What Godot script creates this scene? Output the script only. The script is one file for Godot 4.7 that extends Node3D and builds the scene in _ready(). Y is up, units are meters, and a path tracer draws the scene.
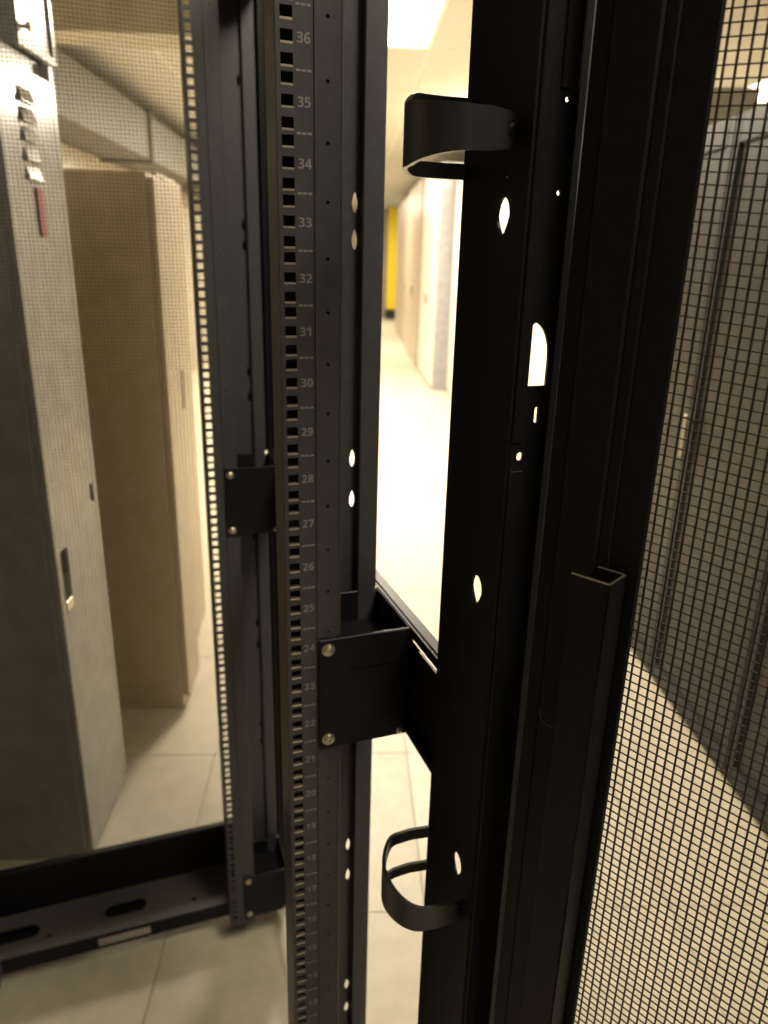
extends Node3D
# An open, empty equipment rack in a machine room, seen from its open front, looking down the aisle (-Z).
# The rack stands turned by TURN from the aisle. Rack space: x to the right, y up, depth d goes away from the front (z = -d).

const TURN := 0.29738
const EYE := 1.5
const RACK_AT := Vector3(-0.0366, 0.0, -0.6616)
const BASE := 0.0834           # bottom of unit 1 above the floor
const UNIT := 0.04445
const MIRROR := -0.515         # x of the far side = MIRROR - x
const CEIL := 2.8

var M := {}
var used := {}

# ------------------------------------------------------------------ mesh building
class Shape:
	var v := PackedVector3Array()
	var n := PackedVector3Array()
	var tf := Transform3D.IDENTITY
	func tri(a: Vector3, b: Vector3, c: Vector3, nn: Vector3) -> void:
		a = tf * a; b = tf * b; c = tf * c; nn = (tf.basis * nn).normalized()
		if (b - a).cross(c - a).dot(nn) > 0.0:
			var t := b; b = c; c = t
		v.append(a); v.append(b); v.append(c)
		n.append(nn); n.append(nn); n.append(nn)
	func quad(a: Vector3, b: Vector3, c: Vector3, d: Vector3, nn: Vector3) -> void:
		tri(a, b, c, nn); tri(a, c, d, nn)
	func quad_n(a: Vector3, b: Vector3, c: Vector3, d: Vector3, na: Vector3, nb: Vector3, nc: Vector3, nd: Vector3) -> void:
		for t in [[a, b, c, na, nb, nc], [a, c, d, na, nc, nd]]:
			var p := PackedVector3Array([tf * t[0], tf * t[1], tf * t[2]])
			var q := PackedVector3Array([(tf.basis * t[3]).normalized(), (tf.basis * t[4]).normalized(), (tf.basis * t[5]).normalized()])
			var order := [0, 1, 2]
			if (p[1] - p[0]).cross(p[2] - p[0]).dot(q[0] + q[1] + q[2]) > 0.0:
				order = [0, 2, 1]
			for i in order:
				v.append(p[i]); n.append(q[i])
	# a box with chamfered edges
	func box(x0: float, x1: float, y0: float, y1: float, z0: float, z1: float, bev := 0.0) -> void:
		var lo := Vector3(minf(x0, x1), minf(y0, y1), minf(z0, z1))
		var hi := Vector3(maxf(x0, x1), maxf(y0, y1), maxf(z0, z1))
		var b: float = minf(bev, minf(minf(hi.x - lo.x, hi.y - lo.y), hi.z - lo.z) * 0.45)
		var c := (lo + hi) * 0.5
		var h := (hi - lo) * 0.5
		for ax in 3:
			var u := (ax + 1) % 3
			var w := (ax + 2) % 3
			for s in [-1.0, 1.0]:
				var nn := Vector3.ZERO; nn[ax] = s
				var q := []
				for k in [[-1, -1], [1, -1], [1, 1], [-1, 1]]:
					var p := Vector3.ZERO
					p[ax] = s * h[ax]; p[u] = k[0] * (h[u] - b); p[w] = k[1] * (h[w] - b)
					q.append(c + p)
				quad(q[0], q[1], q[2], q[3], nn)
			if b > 0.0:
				for s in [-1.0, 1.0]:
					for r in [-1.0, 1.0]:
						var nn := Vector3.ZERO; nn[u] = s; nn[w] = r
						var a1 := Vector3.ZERO; var a2 := Vector3.ZERO
						a1[u] = s * h[u]; a1[w] = r * (h[w] - b)
						a2[u] = s * (h[u] - b); a2[w] = r * h[w]
						var e := Vector3.ZERO; e[ax] = h[ax] - b
						quad(c + a1 - e, c + a1 + e, c + a2 + e, c + a2 - e, nn)
		if b > 0.0:
			for sx in [-1.0, 1.0]:
				for sy in [-1.0, 1.0]:
					for sz in [-1.0, 1.0]:
						var s := Vector3(sx, sy, sz)
						tri(c + s * Vector3(h.x, h.y - b, h.z - b), c + s * Vector3(h.x - b, h.y, h.z - b), c + s * Vector3(h.x - b, h.y - b, h.z), s)
	# lathe of (radius, height) pairs round an axis
	func lathe(o: Vector3, axis: Vector3, prof: Array, seg := 16) -> void:
		var w := axis.normalized()
		var u := w.cross(Vector3.UP if absf(w.y) < 0.9 else Vector3.RIGHT).normalized()
		var s := w.cross(u)
		for i in prof.size() - 1:
			var p: Vector2 = prof[i]
			var q: Vector2 = prof[i + 1]
			var d := q - p
			for k in seg:
				var a := TAU * k / seg
				var b := TAU * (k + 1) / seg
				var ra := u * cos(a) + s * sin(a)
				var rb := u * cos(b) + s * sin(b)
				var na := ra * d.y - w * d.x
				var nb := rb * d.y - w * d.x
				quad_n(o + ra * p.x + w * p.y, o + rb * p.x + w * p.y, o + rb * q.x + w * q.y, o + ra * q.x + w * q.y, na, nb, nb, na)
	func rod(a: Vector3, b: Vector3, r: float, seg := 12) -> void:
		var l := (b - a).length()
		lathe(a, b - a, [Vector2(0, 0), Vector2(r, 0), Vector2(r, l), Vector2(0, l)], seg)
	static func reach(poly: PackedVector2Array, ang: float) -> float:
		var d := Vector2(cos(ang), sin(ang))
		var best := 0.0
		for i in poly.size():
			var a := poly[i]
			var e := poly[(i + 1) % poly.size()] - a
			var den := d.cross(e)
			if absf(den) < 1e-12:
				continue
			var t := a.cross(e) / den
			var s := a.cross(d) / den
			if t > 0.0 and s > -1e-5 and s < 1.00001:
				best = maxf(best, t)
		return best
	# a sheet in the plane o + u*U + w*V, thickness t behind the face N, with holes in one column (sorted by their w)
	func sheet(o: Vector3, U: Vector3, V: Vector3, u0: float, u1: float, w0: float, w1: float, t: float, holes := []) -> void:
		var N := U.cross(V).normalized()
		var at := w0
		var back := -N * t
		var flat := func(a: float, b: float, c: float, d: float) -> void:
			if b - a < 1e-7 or d - c < 1e-7:
				return
			var q := [o + U * a + V * c, o + U * b + V * c, o + U * b + V * d, o + U * a + V * d]
			quad(q[0], q[1], q[2], q[3], N)
			quad(q[0] + back, q[1] + back, q[2] + back, q[3] + back, -N)
		for h in holes:
			var cw: float = h.w
			var cu: float = h.u
			var half: float = h.h
			flat.call(u0, u1, at, cw - half)
			at = cw + half
			var rect := PackedVector2Array([Vector2(u0 - cu, -half), Vector2(u1 - cu, -half), Vector2(u1 - cu, half), Vector2(u0 - cu, half)])
			var angs := []
			for p in rect: angs.append(fposmod(p.angle(), TAU))
			for p in h.poly: angs.append(fposmod(p.angle(), TAU))
			angs.sort()
			for i in angs.size():
				var a0: float = angs[i]
				var a1: float = angs[(i + 1) % angs.size()]
				if i == angs.size() - 1: a1 += TAU
				if a1 - a0 < 1e-6: continue
				var d0 := Vector2(cos(a0), sin(a0))
				var d1 := Vector2(cos(a1), sin(a1))
				var i0 := d0 * reach(h.poly, a0)
				var i1 := d1 * reach(h.poly, a1)
				var o0 := d0 * reach(rect, a0)
				var o1 := d1 * reach(rect, a1)
				var P := []
				for p in [i0, o0, o1, i1]: P.append(o + U * (p.x + cu) + V * (p.y + cw))
				quad(P[0], P[1], P[2], P[3], N)
				quad(P[0] + back, P[1] + back, P[2] + back, P[3] + back, -N)
				var inn: Vector2 = -((i0 + i1) * 0.5)
				quad(P[0], P[3], P[3] + back, P[0] + back, U * inn.x + V * inn.y)
		flat.call(u0, u1, at, w1)
		for s in [[u0, w0, u1, w0, -V], [u0, w1, u1, w1, V], [u0, w0, u0, w1, -U], [u1, w0, u1, w1, U]]:
			var a: Vector3 = o + U * s[0] + V * s[1]
			var b: Vector3 = o + U * s[2] + V * s[3]
			quad(a, b, b + back, a + back, s[4])
	# a flat band (height hh, thickness th) along a path of points; up is y
	func band(path: Array, lo: Array, hi: Array, th: float) -> void:
		var N := path.size()
		var L := []
		for i in N:
			var d: Vector3 = (path[mini(i + 1, N - 1)] - path[maxi(i - 1, 0)]).normalized()
			L.append(Vector3(d.z, 0, -d.x))
		for i in N - 1:
			var a: Vector3 = path[i]
			var b: Vector3 = path[i + 1]
			for s in [-1.0, 1.0]:
				var oa: Vector3 = L[i] * s * th * 0.5
				var ob: Vector3 = L[i + 1] * s * th * 0.5
				quad_n(a + oa + Vector3.UP * lo[i], b + ob + Vector3.UP * lo[i + 1], b + ob + Vector3.UP * hi[i + 1], a + oa + Vector3.UP * hi[i], L[i] * s, L[i + 1] * s, L[i + 1] * s, L[i] * s)
			quad(a + L[i] * th * 0.5 + Vector3.UP * hi[i], a - L[i] * th * 0.5 + Vector3.UP * hi[i], b - L[i + 1] * th * 0.5 + Vector3.UP * hi[i + 1], b + L[i + 1] * th * 0.5 + Vector3.UP * hi[i + 1], Vector3.UP)
			quad(a + L[i] * th * 0.5 + Vector3.UP * lo[i], a - L[i] * th * 0.5 + Vector3.UP * lo[i], b - L[i + 1] * th * 0.5 + Vector3.UP * lo[i + 1], b + L[i + 1] * th * 0.5 + Vector3.UP * lo[i + 1], Vector3.DOWN)
		for i in [0, N - 1]:
			var a: Vector3 = path[i]
			var d: Vector3 = (path[1] - path[0]) if i == 0 else (path[N - 2] - path[N - 1])
			quad(a + L[i] * th * 0.5 + Vector3.UP * lo[i], a - L[i] * th * 0.5 + Vector3.UP * lo[i], a - L[i] * th * 0.5 + Vector3.UP * hi[i], a + L[i] * th * 0.5 + Vector3.UP * hi[i], -d)
	func mesh() -> ArrayMesh:
		var a := []
		a.resize(Mesh.ARRAY_MAX)
		a[Mesh.ARRAY_VERTEX] = v
		a[Mesh.ARRAY_NORMAL] = n
		var m := ArrayMesh.new()
		m.add_surface_from_arrays(Mesh.PRIMITIVE_TRIANGLES, a)
		return m

func numbered(called: String) -> String:
	if not used.has(called):
		used[called] = 0
		return called
	used[called] += 1
	return "%s_%03d" % [called, used[called]]

func piece(called: String, s: Shape, m: Material, parent: Node) -> MeshInstance3D:
	return piece_of(called, s.mesh(), m, parent)

func piece_of(called: String, mesh: Mesh, m: Material, parent: Node) -> MeshInstance3D:
	var o := MeshInstance3D.new()
	o.name = numbered(called) if parent == self else called
	o.mesh = mesh
	o.material_override = m
	parent.add_child(o, true)
	return o

func holder(called: String, parent: Node, at := Vector3.ZERO, turn := 0.0) -> Node3D:
	var o := Node3D.new()
	o.name = numbered(called) if parent == self else called
	o.position = at
	o.rotation.y = turn
	parent.add_child(o, true)
	return o

func tag(o: Node, label: String, category: String, group := "") -> Node:
	o.set_meta("label", label)
	o.set_meta("category", category)
	if group: o.set_meta("group", group)
	return o

func structure(o: Node, label: String, category: String) -> Node:
	o.set_meta("kind", "structure")
	return tag(o, label, category)

# ------------------------------------------------------------------ outlines of holes
func oblong(w: float, h: float, k := 6) -> PackedVector2Array:   # a slot with round ends, w wide, h tall
	var p := PackedVector2Array()
	var r := minf(w, h) * 0.5
	var e := Vector2(maxf(w - h, 0.0) * 0.5, maxf(h - w, 0.0) * 0.5)
	for q in 4:
		var c: Vector2 = [Vector2(1, 1), Vector2(-1, 1), Vector2(-1, -1), Vector2(1, -1)][q] * e
		for i in k + 1:
			var a := PI * 0.5 * (q + float(i) / k)
			p.append(c + Vector2(cos(a), sin(a)) * r)
	return p

func rectangle(w: float, h: float) -> PackedVector2Array:
	return PackedVector2Array([Vector2(w, h) * 0.5, Vector2(-w, h) * 0.5, Vector2(-w, -h) * 0.5, Vector2(w, -h) * 0.5])

func keyhole(w: float, h: float, up := 1.0) -> PackedVector2Array:   # a wide round end and a narrow one
	var p := PackedVector2Array()
	for i in 20:
		var a := TAU * i / 20.0
		var r := 0.5 * w
		var c := Vector2(cos(a), sin(a))
		if c.y * up > 0.0:
			p.append(Vector2(c.x * r, c.y * h * 0.5))
		else:
			p.append(Vector2(c.x * r * (1.0 - 0.42 * absf(c.y)), c.y * h * 0.5))
	return p

func half_moon(w: float, h: float) -> PackedVector2Array:            # straight side and foot, the other side an arc
	var p := PackedVector2Array([Vector2(-w, -h) * 0.5, Vector2(w, -h) * 0.5, Vector2(w, -h * 0.1) * 0.5])
	for i in range(1, 9):
		var a := PI * 0.5 * i / 9.0
		p.append(Vector2(-w * 0.5 + w * cos(a), -h * 0.05 + h * 0.55 * sin(a)))
	p.append(Vector2(-w * 0.35, h * 0.5))
	p.append(Vector2(-w * 0.5, h * 0.45))
	return p

# ------------------------------------------------------------------ materials
func paint(c: Color, rough: float, spec := 0.5, metal := 0.0) -> StandardMaterial3D:
	var m := StandardMaterial3D.new()
	m.albedo_color = c
	m.roughness = rough
	m.metallic = metal
	m.metallic_specular = spec
	return m

func grained(lo: Color, hi: Color, freq: float, scale: float, rough: float, bump := 0.0, octaves := 4) -> StandardMaterial3D:
	var m := StandardMaterial3D.new()
	var f := FastNoiseLite.new()
	f.seed = 7 + M.size()
	f.noise_type = FastNoiseLite.TYPE_SIMPLEX_SMOOTH
	f.frequency = freq
	f.fractal_octaves = octaves
	var g := Gradient.new()
	g.offsets = PackedFloat32Array([0.25, 0.75])
	g.colors = PackedColorArray([lo, hi])
	var img := f.get_seamless_image(256, 256)
	img.convert(Image.FORMAT_RGB8)
	var out := Image.create(256, 256, false, Image.FORMAT_RGB8)
	for y in 256:
		for x in 256:
			out.set_pixel(x, y, g.sample(img.get_pixel(x, y).r))
	m.albedo_texture = ImageTexture.create_from_image(out)
	m.uv1_triplanar = true
	m.uv1_world_triplanar = true
	m.uv1_scale = Vector3.ONE * scale
	m.roughness = rough
	if bump > 0.0:
		var b := img.duplicate() as Image
		b.convert(Image.FORMAT_RGBA8)
		b.bump_map_to_normal_map(bump)
		m.normal_enabled = true
		m.normal_texture = ImageTexture.create_from_image(b)
		m.normal_scale = 0.4
	return m

func materials() -> void:
	M.black = grained(Color(0.080, 0.082, 0.098), Color(0.096, 0.098, 0.116), 0.05, 5.0, 0.42)
	M.black.metallic_specular = 0.32
	M.rail = grained(Color(0.225, 0.226, 0.240), Color(0.25, 0.251, 0.265), 0.05, 5.0, 0.40)
	M.wire = paint(Color(0.16, 0.15, 0.14), 0.5)
	M.wire_row = paint(Color(0.24, 0.23, 0.215), 0.45)
	M.cabinet = grained(Color(0.150, 0.150, 0.155), Color(0.170, 0.170, 0.175), 0.05, 5.0, 0.45)
	M.cabinet.metallic_specular = 0.35
	M.ink = paint(Color(0.50, 0.50, 0.50), 0.7)
	M.channel = grained(Color(0.30, 0.29, 0.275), Color(0.33, 0.32, 0.305), 0.05, 5.0, 0.5)
	M.zinc = paint(Color(0.78, 0.75, 0.68), 0.3, 0.5, 0.85)
	M.plastic = paint(Color(0.15, 0.155, 0.155), 0.32)
	M.locker = grained(Color(0.52, 0.50, 0.47), Color(0.56, 0.54, 0.505), 0.03, 1.5, 0.21)
	M.beige = grained(Color(0.70, 0.63, 0.51), Color(0.735, 0.66, 0.535), 0.03, 1.5, 0.35)
	M.grey = grained(Color(0.60, 0.60, 0.625), Color(0.64, 0.64, 0.66), 0.03, 1.0, 0.4)
	M.white = grained(Color(0.86, 0.84, 0.80), Color(0.90, 0.88, 0.84), 0.03, 1.0, 0.4)
	M.tan = grained(Color(0.68, 0.62, 0.54), Color(0.72, 0.66, 0.57), 0.03, 1.0, 0.4)
	M.yellow = grained(Color(0.88, 0.76, 0.12), Color(0.93, 0.82, 0.16), 0.03, 1.0, 0.4)
	M.dark = paint(Color(0.09, 0.085, 0.08), 0.6)
	M.red = paint(Color(0.62, 0.09, 0.09), 0.5)
	M.paper = paint(Color(0.92, 0.91, 0.88), 0.7)
	M.wall = grained(Color(0.68, 0.65, 0.58), Color(0.72, 0.69, 0.62), 0.02, 0.7, 0.85)
	M.ceil = grained(Color(0.74, 0.725, 0.68), Color(0.80, 0.785, 0.74), 0.16, 3.0, 0.9, 3.0)
	M.duct = paint(Color(0.33, 0.31, 0.265), 0.6)
	M.floor = [
		grained(Color(0.80, 0.77, 0.69), Color(0.835, 0.80, 0.72), 0.05, 1.0, 0.42),
		grained(Color(0.815, 0.785, 0.705), Color(0.85, 0.815, 0.735), 0.05, 1.0, 0.40),
		grained(Color(0.79, 0.76, 0.68), Color(0.825, 0.79, 0.71), 0.05, 1.0, 0.44)]
	M.joint = paint(Color(0.55, 0.51, 0.43), 0.8)
	M.diffuser = paint(Color(0.95, 0.95, 0.93), 0.5)
	M.diffuser.emission_enabled = true
	M.diffuser.emission = Color(1.0, 0.95, 0.84)
	M.diffuser.emission_energy_multiplier = 6.0

# ------------------------------------------------------------------ lamps
func troffer(x: float, z: float, label: String, energy: float, color := Color(1.0, 0.945, 0.85)) -> void:
	var r := holder("ceiling_light", self, Vector3(x, CEIL, z))
	tag(r, label, "light", "recessed ceiling lights")
	var s := Shape.new()
	for q in [[-0.30, 0.30, -0.60, -0.575], [-0.30, 0.30, 0.575, 0.60], [-0.30, -0.275, -0.575, 0.575], [0.275, 0.30, -0.575, 0.575]]:
		s.box(q[0], q[1], -0.012, 0.03, q[2], q[3], 0.002)
	piece("frame", s, M.white, r)
	s = Shape.new()
	s.box(-0.275, 0.275, -0.002, 0.02, -0.575, 0.575)
	piece("diffuser", s, M.diffuser, r)
	var l := AreaLight3D.new()
	l.name = "lamp"
	l.area_size = Vector2(0.54, 1.14)
	l.area_normalize_energy = true
	l.light_energy = energy
	l.light_color = color
	l.shadow_enabled = true
	l.area_range = 40.0
	l.position = Vector3(0, -0.02, 0)
	l.rotation.x = -PI / 2
	r.add_child(l)

# ------------------------------------------------------------------ the rack
func uy(u: float) -> float:
	return BASE + (u - 0.5) * UNIT

func screw(parent: Node, at: Vector3, dir: Vector3, r := 0.006) -> void:
	var s := Shape.new()
	s.lathe(at, dir, [Vector2(0, 0), Vector2(r * 1.15, 0), Vector2(r * 1.15, r * 0.18), Vector2(r, r * 0.2), Vector2(r * 0.85, r * 0.5), Vector2(r * 0.5, r * 0.72), Vector2(r * 0.22, r * 0.75), Vector2(r * 0.18, r * 0.5), Vector2(0, r * 0.5)], 14)
	piece("screw", s, M.zinc, parent)

# flip = true mirrors x for the other side of the rack
func side_x(x: float, flip: bool) -> float:
	return MIRROR - x if flip else x

func mirrored(flip: bool) -> Transform3D:
	if flip:
		return Transform3D(Basis(Vector3(-1, 0, 0), Vector3(0, 1, 0), Vector3(0, 0, 1)), Vector3(MIRROR, 0, 0))
	return Transform3D.IDENTITY

func mounting_rail(rack: Node3D, d: float, rear: bool, flip: bool) -> Node3D:
	var s := Shape.new()
	s.tf = mirrored(flip)
	var y0 := BASE - 0.015
	var y1 := BASE + 42 * UNIT + 0.015
	var z := -d
	# face with three square holes to a unit
	var sq := rectangle(0.0100, 0.0098)
	var holes := []
	var small := []
	for u in range(1, 43):
		for k in [-1, 0, 1]:
			holes.append({"u": -0.0133, "w": uy(u) + k * 0.015875, "h": 0.00625, "poly": sq})
		small.append({"u": 0.0193, "w": uy(u) + 0.5 * UNIT - 0.006, "h": 0.006, "poly": oblong(0.0032, 0.0032, 2)})
	s.sheet(Vector3(0, 0, z), Vector3.RIGHT, Vector3.UP, -0.0205, -0.0070, y0, y1, 0.0026, holes)
	s.sheet(Vector3(0, 0, z), Vector3.RIGHT, Vector3.UP, -0.0070, 0.0085, y0, y1, 0.0026)
	# outer strip, a little proud, with a small round hole at every unit
	s.sheet(Vector3(0, 0, z + 0.0016), Vector3.RIGHT, Vector3.UP, 0.0085, 0.0318, y0, y1, 0.0026, small)
	# folds: the inner flange and the outer one
	s.box(-0.0225, -0.0200, y0, y1, z, z - 0.040, 0.0006)
	s.box(0.0300, 0.0325, y0, y1, z + 0.002, z - 0.030, 0.0006)
	if not rear:      # the front rails are boxed in behind
		s.box(-0.0200, 0.0300, y0, y1, z - 0.0280, z - 0.030, 0.0)
	var r := piece("mounting_rail", s, M.rail, rack)
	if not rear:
		var lips := Shape.new()     # bare lower hole edges, made bright for the light they catch
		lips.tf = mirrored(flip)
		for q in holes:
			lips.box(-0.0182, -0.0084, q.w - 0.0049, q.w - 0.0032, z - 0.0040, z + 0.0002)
		piece("lit_hole_edges", lips, M.zinc, r).set_meta("kind", "stuff")
	if not rear and not flip:
		var font := SystemFont.new()
		font.font_names = PackedStringArray(["Droid Sans"])
		font.font_weight = 700
		for u in range(1, 43):
			var t := TextMesh.new()
			t.text = str(u)
			t.font = font
			t.font_size = 32
			t.pixel_size = 0.0105 / 32.0
			t.depth = 0.0003
			t.curve_step = 2.0
			var o := piece_of("unit_number", t, M.ink, r)
			o.position = Vector3(0.0002, uy(u), z + 0.0002)
			var q := Shape.new()
			for k in 3:
				var cx := -0.0042 + k * 0.0044
				q.box(cx - 0.0017, cx + 0.0017, uy(u) + UNIT * 0.5 - 0.0009, uy(u) + UNIT * 0.5 + 0.0009, z, z + 0.0003)
			piece("unit_mark", q, M.ink, r)
	return r

func rail_channel(rack: Node3D, d: float, flip: bool) -> void:
	# the folded upright behind a mounting rail that carries it: a slotted web and a return to the side
	var s := Shape.new()
	s.tf = mirrored(flip)
	var z := -(d + 0.105)
	var y0 := 0.07
	var y1 := 1.97
	var holes := []
	for y in [0.469, 0.514, 0.714, 0.765, 0.960, 1.247, 1.294, 1.519, 1.553, 1.78]:
		holes.append({"u": 0.0765, "w": y, "h": 0.011, "poly": keyhole(0.0062, 0.019, -1.0)})
	s.sheet(Vector3(0, 0, z), Vector3.RIGHT, Vector3.UP, 0.030, 0.0835, y0, y1, 0.002, holes)
	s.box(0.0815, 0.104, y0, y1, z, z + 0.010, 0.0012)
	s.box(0.030, 0.0322, y0, y1, z, z + 0.075, 0.0006)
	piece("rail_channel", s, M.rail, rack)

func rail_bracket(rack: Node3D, d: float, flip: bool, y0: float, y1: float) -> void:
	# an open topped box that ties a rail and its channel to the side brace
	var s := Shape.new()
	s.tf = mirrored(flip)
	var z0 := -d + 0.006
	var zb := z0 - 0.103
	s.box(0.009, 0.1085, y0, y1, z0 - 0.0035, z0, 0.001)
	s.box(0.034, 0.1085, y0 + 0.004, y1, zb - 0.0015, zb + 0.0015, 0.0008)
	s.box(0.1055, 0.1085, y0, y1, zb, z0, 0.0008)
	s.box(0.034, 0.1055, y1 - 0.040, y1 - 0.037, zb, z0, 0.0005)
	s.box(0.034, 0.1055, y0, y0 + 0.003, zb, z0, 0.0005)
	var b := piece("rail_bracket", s, M.black, rack)
	for p in [[0.0185, y1 - 0.0115], [0.0185, y0 + 0.0115]]:
		screw(b, Vector3(side_x(p[0], flip), p[1], z0), Vector3(0, 0, 1))
	screw(b, Vector3(side_x(0.0985, flip), y0 + 0.005, z0), Vector3(0, 0, 1), 0.0032)
	screw(b, Vector3(side_x(0.1035, flip), y1 + 0.0005, zb), Vector3(0, 0.6, 1), 0.0034)

func side_brace(rack: Node3D, flip: bool, y0: float, y1: float, slotted: bool) -> void:
	# front to back member along the side: a web, a top flange and a lip
	var s := Shape.new()
	s.tf = mirrored(flip)
	if slotted:
		s.sheet(Vector3(0.1095, 0, 0), Vector3(0, 0, 1), Vector3.UP, -0.84, -0.001, y0, y1, 0.0025)
		s.sheet(Vector3(0.1095, 0, 0), Vector3(0, 0, 1), Vector3.UP, -0.001, 0.080, y0, y1, 0.0025, [{"u": 0.0385, "w": y1 - 0.0165, "h": 0.008, "poly": rectangle(0.070, 0.0055)}])
		s.sheet(Vector3(0.1095, 0, 0), Vector3(0, 0, 1), Vector3.UP, 0.080, 0.165, y0, y1, 0.0025)
		s.box(0.101, 0.1095, y0 + 0.021, y0 + 0.0235, 0.004, 0.080, 0.0005)
	else:
		s.box(0.107, 0.1095, y0, y1, -0.84, 0.165, 0.0005)
	s.box(0.107, 0.123, y1 - 0.0025, y1, -0.84, 0.165, 0.0006)
	piece("side_brace", s, M.black, rack)

func corner_post(rack: Node3D, rear: bool, flip: bool) -> Node3D:
	var s := Shape.new()
	s.tf = mirrored(flip)
	var y0 := 0.045
	var y1 := 2.0
	if rear:
		s.box(0.110, 0.1125, y0, y1, -0.76, -0.845, 0.0006)
		s.box(0.110, 0.150, y0, y1, -0.843, -0.846, 0.0006)
		s.box(0.148, 0.1505, y0, y1, -0.80, -0.845, 0.0006)
		return piece("corner_post", s, M.black, rack)
	# inner face, pierced by keyholes
	var keys := []
	for k in range(-4, 2):
		keys.append({"u": 0.1490, "w": 1.531 + k * 0.2857, "h": 0.02, "poly": keyhole(0.0185, 0.0250)})
		keys.append({"u": 0.1505, "w": 1.531 + k * 0.2857 + 0.0262, "h": 0.004, "poly": oblong(0.003, 0.0042, 2)})
	s.sheet(Vector3(0.107, 0, 0), Vector3(0, 0, 1), Vector3.UP, 0.081, 0.181, y0, y1, -0.0022, keys)
	s.box(0.107, 0.116, y0, y1, 0.081, 0.0834, 0.0006)
	# front face with a half round opening and small holes
	var face := []
	for y in [0.262, 0.2835, 0.40, 0.62, 0.80, 0.885, 0.955, 1.066, 1.192, 1.285]:
		face.append({"u": 0.1115 + (0.004 if int(y * 1000) % 2 else 0.0), "w": y, "h": 0.0045, "poly": oblong(0.0034, 0.0034, 2)})
	face.append({"u": 0.1155, "w": 1.3655, "h": 0.0065, "poly": oblong(0.0052, 0.0066, 3)})
	face.append({"u": 0.1262, "w": 1.396, "h": 0.009, "poly": oblong(0.0032, 0.012, 3)})
	face.append({"u": 0.1245, "w": 1.4395, "h": 0.026, "poly": half_moon(0.0145, 0.0445)})
	for y in [1.545, 1.60, 1.74]:
		face.append({"u": 0.128, "w": y, "h": 0.0045, "poly": oblong(0.0034, 0.0034, 2)})
	s.sheet(Vector3(0, 0, 0.1815), Vector3.RIGHT, Vector3.UP, 0.107, 0.1365, y0, y1, 0.0022, face)
	s.box(0.1075, 0.1185, y0, 1.355, 0.1815, 0.1832, 0.0008)
	s.box(0.1075, 0.1150, 1.376, y1, 0.1815, 0.1832, 0.0008)
	s.box(0.122, 0.135, 1.606, y1, 0.1815, 0.1835, 0.0008)
	# outer edge
	s.box(0.1620, 0.1645, y0, y1, 0.135, 0.152, 0.0006)
	s.box(0.1500, 0.1645, y0, y1, 0.1510, 0.1532, 0.0006)
	return piece("corner_post", s, M.black, rack)

func cable_ring(rack: Node3D, y: float) -> void:
	# a flat plastic band that leaves the post, turns round and comes back as two narrower strips
	var s := Shape.new()
	var front := []
	var back := []
	var n := 12
	front.append(Vector3(0.107, y, 0.160)); front.append(Vector3(0.100, y, 0.1605)); front.append(Vector3(0.085, y, 0.161)); front.append(Vector3(0.072, y, 0.1595))
	for i in n + 1:
		var a := PI * 0.5 * i / n
		front.append(Vector3(0.072 - 0.026 * sin(a), y, 0.1175 + 0.042 * cos(a)))
	for i in n + 1:
		var a := PI * 0.5 * i / n
		back.append(Vector3(0.072 - 0.026 * cos(a), y, 0.1175 - 0.036 * sin(a)))
	back.append(Vector3(0.085, y, 0.0805)); back.append(Vector3(0.108, y, 0.083))
	var lo := []
	var hi := []
	for i in front.size():
		var k := float(i) / (front.size() - 1)
		var end := 0.35 if i == 0 else (0.85 if i == 1 else 1.0)
		lo.append(-(0.0130 + 0.0075 * k * k) * end); hi.append((0.0130 + 0.0075 * k * k) * end)
	s.band(front, lo, hi, 0.0034)
	for side in [-1.0, 1.0]:
		var l := []
		var h := []
		for i in back.size():
			var k := smoothstep(0.18, 0.7, float(i) / (back.size() - 1))
			var inner := lerpf(0.0, 0.0195 if side > 0.0 else 0.0125, k)
			var outer := lerpf(0.0205, 0.0320 if side > 0.0 else 0.0235, k)
			l.append(minf(side * inner, side * outer)); h.append(maxf(side * inner, side * outer))
		s.band(back, l, h, 0.0034)
	var r := piece("cable_ring", s, M.plastic, rack)
	var k := Shape.new()
	k.lathe(Vector3(0.1015, y, 0.1622), Vector3(0, 0, 1), [Vector2(0.0045, 0), Vector2(0.0045, 0.0006), Vector2(0.003, 0.0012), Vector2(0, 0.0012)], 12)
	piece("screw_head", k, M.black, r)

func wire_mesh(w: float, h: float, pitch: float, bar: float, skew := 0.0, cross := 1.0) -> Shape:   # bars of a square perforated sheet, from the origin
	var s := Shape.new()
	var nx := int(w / pitch)
	var ny := int(h / pitch)
	for i in nx + 1:
		s.box(i * pitch - bar * 0.5, i * pitch + bar * 0.5, 0, h, -0.0006, 0.0006)
	s.tf = Transform3D(Basis(Vector3(1, -skew, 0), Vector3.UP, Vector3.BACK), Vector3.ZERO)   # cross bars of a skewed sheet run downhill
	for j in ny + 1:
		s.box(0, w, j * pitch - bar * cross * 0.5, j * pitch + bar * cross * 0.5, -0.0005, 0.0005)
	return s

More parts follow.
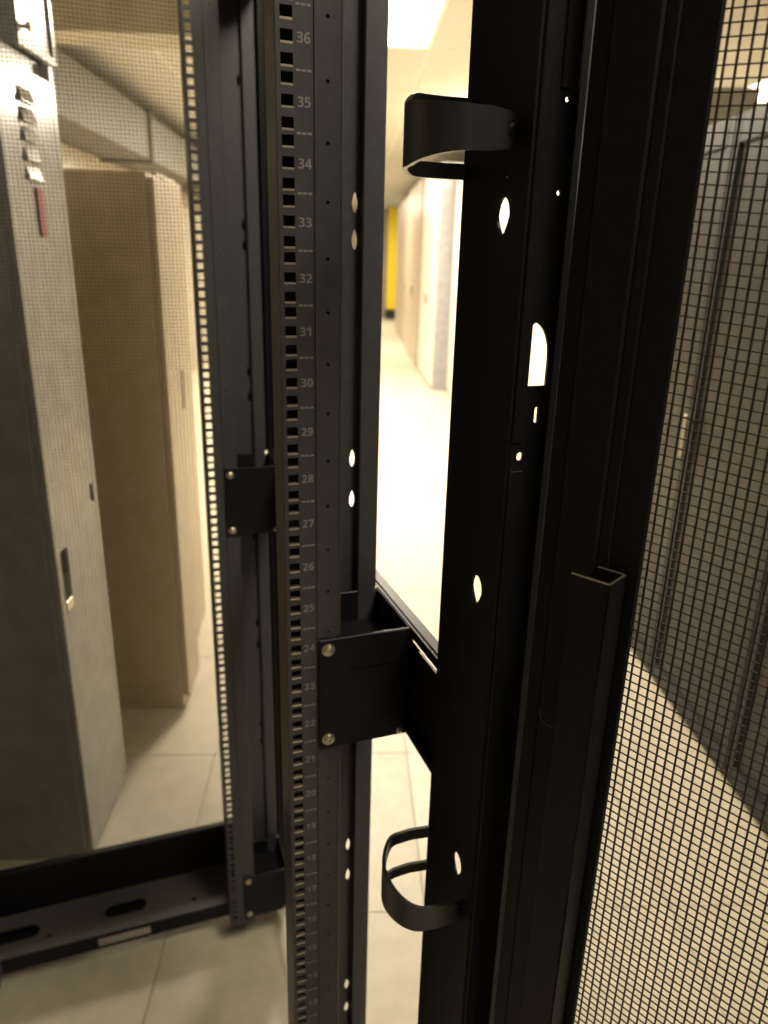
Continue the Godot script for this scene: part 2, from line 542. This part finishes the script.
func build_rack() -> void:
	var rack := holder("server_rack", self, RACK_AT, TURN)
	tag(rack, "open empty black server rack with numbered rails and its mesh door swung aside", "rack")
	for flip in [false, true]:
		mounting_rail(rack, 0.0, false, flip)
		mounting_rail(rack, 0.66, true, flip)
		rail_channel(rack, 0.0, flip)
		rail_channel(rack, 0.66, flip)
		for y in [[0.085, 0.200], [1.0085, 1.1375], [1.905, 1.985]]:
			rail_bracket(rack, 0.0, flip, y[0], y[1])
			rail_bracket(rack, 0.66, flip, y[0], y[1])
		side_brace(rack, flip, 0.05, 0.125, false)
		side_brace(rack, flip, 1.003, 1.1385, true)
		side_brace(rack, flip, 1.93, 2.0, false)
		corner_post(rack, false, flip)
		corner_post(rack, true, flip)
	for y in [0.262, 0.915, 1.583]:
		cable_ring(rack, y)
	# bottom and top cross members, front and rear
	var s := Shape.new()
	var holes := []
	for q in [[-0.478, 0.105], [-0.2455, 0.092]]:
		holes.append({"u": -0.776, "w": q[0], "h": 0.056, "poly": oblong(0.036, q[1])})
	for x in [-0.405, -0.095]:
		holes.append({"u": -0.752, "w": x, "h": 0.008, "poly": oblong(0.010, 0.012, 3)})
	holes.sort_custom(func(a, b): return a.w < b.w)
	s.sheet(Vector3(0, 0.08, 0), Vector3(0, 0, 1), Vector3(1, 0, 0), -0.835, -0.718, -0.622, 0.109, 0.0025, holes)
	piece("bottom_channel", s, M.channel, rack)
	s = Shape.new()
	s.sheet(Vector3(0, 0, -0.7165), Vector3.UP, Vector3.LEFT, 0.045, 0.0805, -0.109, 0.622, -0.0025, [{"u": 0.0615, "w": 0.25, "h": 0.075, "poly": rectangle(0.022, 0.11)}])
	s.box(-0.622, 0.109, 0.045, 0.0475, -0.835, -0.74, 0.0005)
	piece("bottom_pan", s, M.black, rack)
	s = Shape.new()
	s.box(-0.622, 0.109, 0.045, 0.085, 0.13, 0.165, 0.001)
	s.box(-0.622, 0.109, 1.955, 2.0, 0.10, 0.165, 0.001)
	s.box(-0.622, 0.109, 1.955, 2.0, -0.84, -0.77, 0.001)
	piece("cross_member", s, M.black, rack)
	for x in [-0.575, 0.013]:
		for z in [-0.745, 0.13]:
			s = Shape.new()
			s.lathe(Vector3(x, 0, z), Vector3.UP, [Vector2(0, 0), Vector2(0.024, 0), Vector2(0.024, 0.006), Vector2(0.014, 0.014), Vector2(0.009, 0.016), Vector2(0.009, 0.05), Vector2(0, 0.05)], 14)
			piece("levelling_foot", s, M.black, rack)
	# rear door, shut
	var rd := holder("rear_door", rack, Vector3(0, 0, -0.855))
	s = Shape.new()
	s.box(0.034, 0.112, 0.06, 1.99, -0.012, 0.006, 0.002)
	s.box(-0.626, -0.547, 0.06, 1.99, -0.012, 0.006, 0.002)
	s.box(-0.547, 0.034, 0.06, 0.185, -0.012, 0.006, 0.002)
	s.box(-0.547, 0.034, 1.94, 1.99, -0.012, 0.006, 0.002)
	piece("door_frame", s, M.black, rd)
	var w := piece("mesh_panel", wire_mesh(0.587, 1.765, 0.0067, 0.0007), M.wire, rd)
	w.position = Vector3(-0.550, 0.183, -0.004)
	w.set_meta("kind", "stuff")
	# front door, swung open past the side
	var fd := holder("front_door", rack, Vector3(0.135, 0, 0.21), deg_to_rad(-62.0))
	s = Shape.new()
	s.box(-0.016, 0.001, 0.05, 1.99, -0.030, -0.006, 0.002)
	s.box(0.0, 0.034, 0.05, 1.99, -0.030, 0.002, 0.0025)
	s.box(0.0335, 0.0648, 0.05, 1.99, -0.006, -0.002, 0.0012)
	s.box(0.0335, 0.042, 0.05, 1.99, -0.028, 0.0005, 0.0008)
	piece("hinge_stile", s, M.black, fd)
	s = Shape.new()
	s.box(0.655, 0.735, 0.05, 1.99, -0.018, 0.0, 0.002)
	piece("latch_stile", s, M.black, fd)
	s = Shape.new()
	s.box(0.0648, 0.655, 0.05, 0.15, -0.018, -0.002, 0.002)
	s.box(0.0648, 0.655, 1.90, 1.99, -0.018, -0.002, 0.002)
	piece("door_rail", s, M.black, fd)
	w = piece("mesh_panel", wire_mesh(0.595, 1.79, 0.0067, 0.0012, 0.085, 0.6), M.wire, fd)
	w.position = Vector3(0.062, 0.146, -0.0035)
	w.set_meta("kind", "stuff")
	s = Shape.new()     # the open topped channel that stiffens the stile
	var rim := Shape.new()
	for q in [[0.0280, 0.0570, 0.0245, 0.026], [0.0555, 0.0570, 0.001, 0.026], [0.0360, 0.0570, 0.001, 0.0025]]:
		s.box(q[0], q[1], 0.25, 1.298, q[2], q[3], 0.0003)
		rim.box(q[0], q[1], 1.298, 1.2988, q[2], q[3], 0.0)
	piece("stiffener_channel", s, M.black, fd)
	piece("lit_channel_rim", rim, M.zinc, fd)  # bright metal cap stands in for light on the channel's top edges
	s = Shape.new()     # small wire hook on the stile
	var last := Vector3.ZERO
	for i in 9:
		var a := PI * (1.0 + i / 8.0)
		var q := Vector3(0.019 + 0.010 * cos(a), 1.175 + 0.012 * sin(a), 0.008 + 0.006 * sin(a * 0.5))
		if i: s.rod(last, q, 0.0009, 6)
		last = q
	piece("wire_hook", s, M.rail, fd)

# ------------------------------------------------------------------ room
func build_room() -> void:
	var f := Node3D.new()
	f.name = "floor"
	add_child(f)
	structure(f, "pale cream raised floor of square tiles with thin dark joints", "floor")
	var s := Shape.new()
	s.box(-2.25, 5.1, -0.15, -0.006, -22.1, 4.2)
	piece("subfloor", s, M.joint, f)
	s = Shape.new()
	s.box(0.0009, 0.6091, -0.006, 0.0, 0.0009, 0.6091, 0.0009)
	var tile := s.mesh()
	var far := Shape.new()
	for i in range(-5, 7):
		for j in range(-9, 34):
			var x := 0.81 + i * 0.61
			var z := -1.38 - j * 0.61
			if i <= 0 and j >= -2 and j <= 29 or (i <= 2 and j >= -2 and j <= 6):
				var o := piece_of("tile", tile, M.floor[absi(i * 7 + j * 3) % 3], f)
				o.position = Vector3(x, 0, z)
			else:
				far.box(x + 0.0012, x + 0.6088, -0.006, 0.0, z + 0.0012, z + 0.6088)
	var rest := piece("distant_tiles", far, M.floor[0], f)
	rest.set_meta("kind", "stuff")
	# ceiling
	var c := Node3D.new()
	c.name = "ceiling"
	add_child(c)
	structure(c, "suspended ceiling of off white rectangular acoustic panels", "ceiling")
	s = Shape.new()
	s.box(-2.25, 5.1, CEIL + 0.03, CEIL + 0.15, -22.1, 4.2)
	piece("deck", s, M.white, c)
	s = Shape.new()
	s.box(0.006, 0.604, 0.0, 0.02, 0.006, 1.214, 0.003)
	var panel := s.mesh()
	far = Shape.new()
	var bars := Shape.new()
	for i in range(-4, 9):
		var x := -1.315 + i * 0.61 - 0.61
		bars.box(x - 0.0065, x + 0.0065, CEIL + 0.004, CEIL + 0.03, -22.1, 4.2)
	for j in range(-3, 19):
		var z := -4.22 + j * -1.22 + 3.66
		bars.box(-2.25, 5.1, CEIL + 0.004, CEIL + 0.03, z - 0.0065, z + 0.0065)
	for i in range(-3, 9):
		for j in range(-3, 18):
			var x := -1.315 + i * 0.61 - 0.61
			var z := -4.22 + (j + 1) * -1.22 + 3.66
			var lamp := false
			for l in lamps:
				if absf(x + 0.305 - l[0]) < 0.3 and absf(z + 0.61 - l[1]) < 0.6: lamp = true
			if lamp or x < -2.3 or x + 0.61 > 5.15: continue
			if i <= 5 and j >= 2 and j <= 12:
				var o := piece_of("panel", panel, M.ceil, c)
				o.position = Vector3(x, CEIL, z)
			else:
				far.box(x + 0.006, x + 0.604, CEIL, CEIL + 0.02, z + 0.006, z + 1.214)
	piece("grid_bars", bars, M.white, c)
	piece("distant_panels", far, M.ceil, c).set_meta("kind", "stuff")
	for q in [["wall_left", -2.25, -2.10, -22.1, 4.2, "beige painted wall behind the lockers, below the duct"], ["wall_right", 4.95, 5.1, -22.1, 4.2, "beige painted wall beyond the row of black cabinets"], ["wall_far", -2.25, 5.1, -22.25, -22.1, "beige painted end wall of the long aisle"], ["wall_behind", -2.25, 5.1, 4.2, 4.35, "beige painted wall facing the open rack"]]:
		s = Shape.new()
		s.box(q[1], q[2], 0, CEIL + 0.03, q[3], q[4])
		structure(piece(q[0], s, M.wall, self), q[5], "wall")
	# bulkhead across the ceiling and the duct under the ceiling along the wall
	s = Shape.new()
	s.box(-2.1, -0.72, 2.575, CEIL, -4.75, -4.45, 0.004)
	structure(piece("trim_1", s, M.wall, self), "boxed beam crossing under the ceiling above the lockers", "beam")
	var d := holder("air_duct", self, Vector3(-2.1, 2.25, -4.6))
	tag(d, "long rectangular air duct hung under the ceiling along the wall", "duct")
	for k in 6:
		s = Shape.new()
		s.box(0.002, 0.42, 0.0, 0.36, -k * 2.4, -k * 2.4 - 2.34, 0.006)
		piece("duct_section", s, M.duct, d)
		s = Shape.new()
		s.box(0.002, 0.445, -0.02, 0.385, -k * 2.4 - 2.34, -k * 2.4 - 2.4, 0.004)
		piece("duct_flange", s, M.duct, d)

# ------------------------------------------------------------------ furniture
func locker() -> void:
	var r := holder("storage_locker", self, Vector3(-0.65, 0, -1.705))
	tag(r, "grey steel locker with louvred door, red tag and recessed pull", "locker")
	var s := Shape.new()     # local: the door looks to +x, z runs along the aisle
	s.box(-0.50, -0.018, 0.0, 1.885, -0.165, 0.145, 0.004)
	piece("body", s, M.locker, r)
	s = Shape.new()
	s.sheet(Vector3(0, 0, 0), Vector3(0, 0, -1), Vector3.UP, -0.143, 0.135, 0.03, 1.845, 0.016, [{"u": -0.098, "w": 0.775, "h": 0.09, "poly": rectangle(0.045, 0.155)}])
	var dr := piece("door", s, M.locker, r)
	for k in 5:
		s = Shape.new()
		var ly := 1.65 + k * 0.036
		var lp := [Vector3(0, ly + 0.014, 0), Vector3(0.007, ly - 0.011, 0), Vector3(0.007, ly - 0.013, 0), Vector3(0, ly - 0.013, 0)]
		var za := Vector3(0, 0, -0.025)
		var zb := Vector3(0, 0, 0.045)
		s.quad(lp[0] + za, lp[0] + zb, lp[1] + zb, lp[1] + za, Vector3(0.9, 0.5, 0))
		s.quad(lp[1] + za, lp[1] + zb, lp[2] + zb, lp[2] + za, Vector3(1, 0, 0))
		s.quad(lp[2] + za, lp[2] + zb, lp[3] + zb, lp[3] + za, Vector3(0, -1, 0))
		s.quad(lp[0] + za, lp[1] + za, lp[2] + za, lp[3] + za, Vector3(0, 0, -1))
		s.quad(lp[0] + zb, lp[1] + zb, lp[2] + zb, lp[3] + zb, Vector3(0, 0, 1))
		piece("louver", s, M.locker, dr)
	s = Shape.new()
	s.box(-0.016, -0.014, 0.70, 0.85, 0.076, 0.120)
	s.box(-0.014, 0.002, 0.70, 0.728, 0.078, 0.118, 0.002)
	piece("recessed_pull", s, M.zinc, dr)
	s = Shape.new()
	s.box(0.0, 0.004, 0.90, 0.945, -0.130, -0.118, 0.0015)
	piece("latch", s, M.duct, dr)
	s = Shape.new()
	s.box(0.001, 0.004, 1.53, 1.625, -0.022, 0.012, 0.0015)
	piece("hanging_tag", s, M.red, r)
	s = Shape.new()
	s.box(-0.018, 0.0, 0.03, 1.88, -0.164, -0.139, 0.001)
	piece("door_frame", s, M.locker, r)
	# box on top
	var b := holder("steel_box", self, Vector3(-0.65, 1.885, -1.79))
	tag(b, "small grey steel box with framed front standing on the locker", "box")
	s = Shape.new()
	s.box(-0.32, -0.006, 0.0, 0.15, -0.11, 0.09, 0.003)
	piece("case", s, M.locker, b)
	s = Shape.new()
	s.box(-0.006, 0.0, 0.0, 0.15, 0.076, 0.09, 0.001)
	s.box(-0.006, 0.0, 0.0, 0.15, -0.11, -0.096, 0.001)
	s.box(-0.006, 0.0, 0.0, 0.018, -0.096, 0.076, 0.001)
	s.box(-0.006, 0.0, 0.132, 0.15, -0.096, 0.076, 0.001)
	piece("front_frame", s, M.locker, b)
	s = Shape.new()
	s.lathe(Vector3(-0.006, 0.04, 0.05), Vector3(1, 0, 0), [Vector2(0.004, 0), Vector2(0.004, 0.008), Vector2(0.009, 0.012), Vector2(0.009, 0.018), Vector2(0, 0.02)], 12)
	piece("knob", s, M.zinc, b)

func cupboard(called: String, label: String, category: String, x0: float, x1: float, z0: float, z1: float, h: float, m_end: Material, m_door: Material, doors: int, group := "", handled := true) -> Node3D:
	# front looks to the aisle: x1 is the front if x1 is nearer to the aisle's middle than x0
	var r := holder(called, self, Vector3((x0 + x1) * 0.5, 0, (z0 + z1) * 0.5))
	tag(r, label, category, group)
	var hx := (x1 - x0) * 0.5
	var hz := absf(z1 - z0) * 0.5
	var sg := signf(hx)
	var s := Shape.new()
	s.box(-hx, hx - sg * 0.02, 0.0, h, -hz, hz, 0.004)
	piece("body", s, m_end, r)
	var w := 2.0 * hz / doors
	for k in doors:
		s = Shape.new()
		s.box(hx - sg * 0.019, hx, 0.05, h - 0.015, -hz + k * w + 0.004, -hz + (k + 1) * w - 0.004, 0.002)
		var d := piece("door", s, m_door, r)
		if not handled: continue
		s = Shape.new()
		var zc := -hz + (k + (0.9 if k % 2 == 0 else 0.1)) * w
		s.box(hx, hx + sg * 0.022, 0.98, 1.12, zc - 0.01, zc + 0.01, 0.003)
		piece("handle", s, M.zinc, d)
	return r

func server_cabinet(z: float, label: String) -> void:
	# a closed black cabinet of the row; its perforated door looks to -x
	var r := holder("server_cabinet", self, Vector3(1.17, 0, z))
	tag(r, label, "rack", "closed black cabinets in the row")
	var s := Shape.new()
	s.box(0.03, 0.95, 0.03, 1.95, -0.299, -0.285, 0.002)
	s.box(0.03, 0.95, 0.03, 1.95, 0.285, 0.299, 0.002)
	s.box(0.03, 0.95, 1.93, 1.95, -0.285, 0.285, 0.002)
	s.box(0.03, 0.95, 0.03, 0.05, -0.285, 0.285, 0.002)
	s.box(0.93, 0.95, 0.05, 1.93, -0.285, 0.285, 0.002)
	piece("body", s, M.cabinet, r)
	s = Shape.new()
	s.box(0.0, 0.028, 0.03, 1.945, -0.297, -0.262, 0.003)
	s.box(0.0, 0.028, 0.03, 1.945, 0.262, 0.297, 0.003)
	s.box(0.0, 0.028, 1.86, 1.945, -0.262, 0.262, 0.003)
	s.box(0.0, 0.028, 0.03, 0.08, -0.262, 0.262, 0.003)
	var d := piece("door", s, M.cabinet, r)
	var w := Shape.new()
	w.tf = Transform3D(Basis(Vector3.UP, PI * 0.5), Vector3(0.012, 0.08, 0.262))
	var q := wire_mesh(0.524, 1.78, 0.0080, 0.0036)
	for i in q.v.size():
		q.v[i] = w.tf * q.v[i]
		q.n[i] = w.tf.basis * q.n[i]
	piece("mesh_panel", q, M.wire_row, d).set_meta("kind", "stuff")
	s = Shape.new()
	s.box(-0.026, -0.014, 0.88, 1.03, -0.281, -0.268, 0.003)
	s.box(-0.014, 0.0, 0.895, 0.91, -0.279, -0.270, 0.001)
	s.box(-0.014, 0.0, 1.0, 1.015, -0.279, -0.270, 0.001)
	piece("handle", s, M.zinc, d)
	for k in 9:
		s = Shape.new()
		s.box(0.10, 0.70, 0.16 + k * 0.19, 0.30 + k * 0.19, -0.23, 0.23, 0.002)
		piece("equipment", s, M.dark if k % 3 else M.cabinet, r)
	for p in [-0.25, 0.25]:
		for x in [0.1, 0.85]:
			s = Shape.new()
			s.rod(Vector3(x, 0, p), Vector3(x, 0.035, p), 0.02)
			piece("foot", s, M.dark, r)

var lamps := []

func _ready() -> void:
	# camera
	var cam := Camera3D.new()
	cam.name = "camera"
	cam.position = Vector3(0, EYE, 0)
	cam.rotation_degrees = Vector3(-18.8542, -3.0755, 1.4708)
	cam.fov = 69.56
	cam.near = 0.02
	cam.far = 60.0
	var lens := CameraAttributesPhysical.new()
	lens.frustum_focal_length = 17.28
	lens.frustum_near = 0.02
	lens.frustum_far = 60.0
	lens.frustum_focus_distance = 0.56
	lens.exposure_aperture = 4.2
	cam.attributes = lens
	add_child(cam)
	cam.current = true
	# environment: a closed room, no sky in view
	var we := WorldEnvironment.new()
	we.name = "environment"
	var env := Environment.new()
	env.background_mode = Environment.BG_COLOR
	env.background_color = Color(0.02, 0.02, 0.02)
	env.tonemap_mode = Environment.TONE_MAPPER_LINEAR
	env.tonemap_exposure = 1.0
	env.sdfgi_enabled = true
	env.ssao_enabled = true
	env.ssil_enabled = true
	we.environment = env
	add_child(we)
	materials()
	# ceiling lights: [x, z, energy, label]
	lamps = [
		[0.210, -4.83, 16.5, "bright recessed ceiling light over the aisle beyond the open rack"],
		[-0.40, -8.49, 15.0, "added unseen ceiling light half way along the aisle"],  # added out of view to light the aisle and its left side
		[-0.40, -13.37, 16.5, "recessed ceiling light at the distant end of the aisle"],
		[-0.40, -18.25, 16.5, "added unseen ceiling light brightening the yellow pillar by the end wall"],  # added out of view so the yellow pillar reads brighter
		[1.430, -7.27, 16.5, "recessed ceiling light over the tall white cabinets"],
		[3.260, -6.05, 16.5, "recessed ceiling light beyond the row of black cabinets"],
		[0.820, 0.05, 4.6, "recessed ceiling light above the open front of the rack"]]
	for l in lamps:
		troffer(l[0], l[1], l[3], l[2])
	build_room()
	build_rack()
	locker()
	cupboard("steel_cupboard", "plain beige steel cupboard standing past the grey locker", "cupboard", -1.02, -0.540, -2.245, -2.44, 1.715, M.beige, M.beige, 1, "", false)
	cupboard("steel_cupboard", "narrow beige steel cupboard behind the plain beige one", "cupboard", -1.10, -0.600, -2.62, -2.90, 1.75, M.beige, M.beige, 1)
	for i in 5:
		server_cabinet(-0.945 - i * 0.6 + 0.0, ["closed black mesh door cabinet at the head of the row", "closed black mesh door cabinet, second in the row", "closed black mesh door cabinet, third in the row", "closed black mesh door cabinet, fourth in the row", "closed black mesh door cabinet beside the white cabinets"][i])
	cupboard("tall_cabinet", "tall white steel cabinet next to the black cabinet row", "cabinet", 1.9, 1.20, -3.80, -6.30, 2.3, M.white, M.white, 3, "tall cabinets along the aisle")
	cupboard("tall_cabinet", "tall white steel cabinet in front of the grey sided one", "cabinet", 1.9, 1.20, -6.40, -8.95, 2.45, M.white, M.white, 3, "tall cabinets along the aisle")
	cupboard("tall_cabinet", "tall cabinet with grey side and white doors on the aisle", "cabinet", 1.75, 1.01, -9.0, -10.75, 2.55, M.grey, M.white, 2, "tall cabinets along the aisle")
	cupboard("tall_cabinet", "tall tan cabinet past the grey sided one", "cabinet", 1.75, 1.0, -10.9, -13.2, 2.6, M.grey, M.tan, 2, "tall cabinets along the aisle")
	cupboard("tall_cabinet", "tall tan cabinet near the yellow pillar", "cabinet", 1.75, 1.05, -13.4, -17.0, 2.6, M.grey, M.tan, 4, "tall cabinets along the aisle")
	var s := Shape.new()
	s.box(-0.15, 0.15, 0.25, CEIL, -0.15, 0.15, 0.02)
	var y := holder("yellow_pillar", self, Vector3(1.18, 0, -20.6))
	tag(y, "yellow painted square pillar with dark foot at the aisle end", "pillar")
	piece("shaft", s, M.yellow, y)
	s = Shape.new()
	s.box(-0.17, 0.17, 0.0, 0.25, -0.17, 0.17, 0.01)
	piece("plinth", s, M.dark, y)
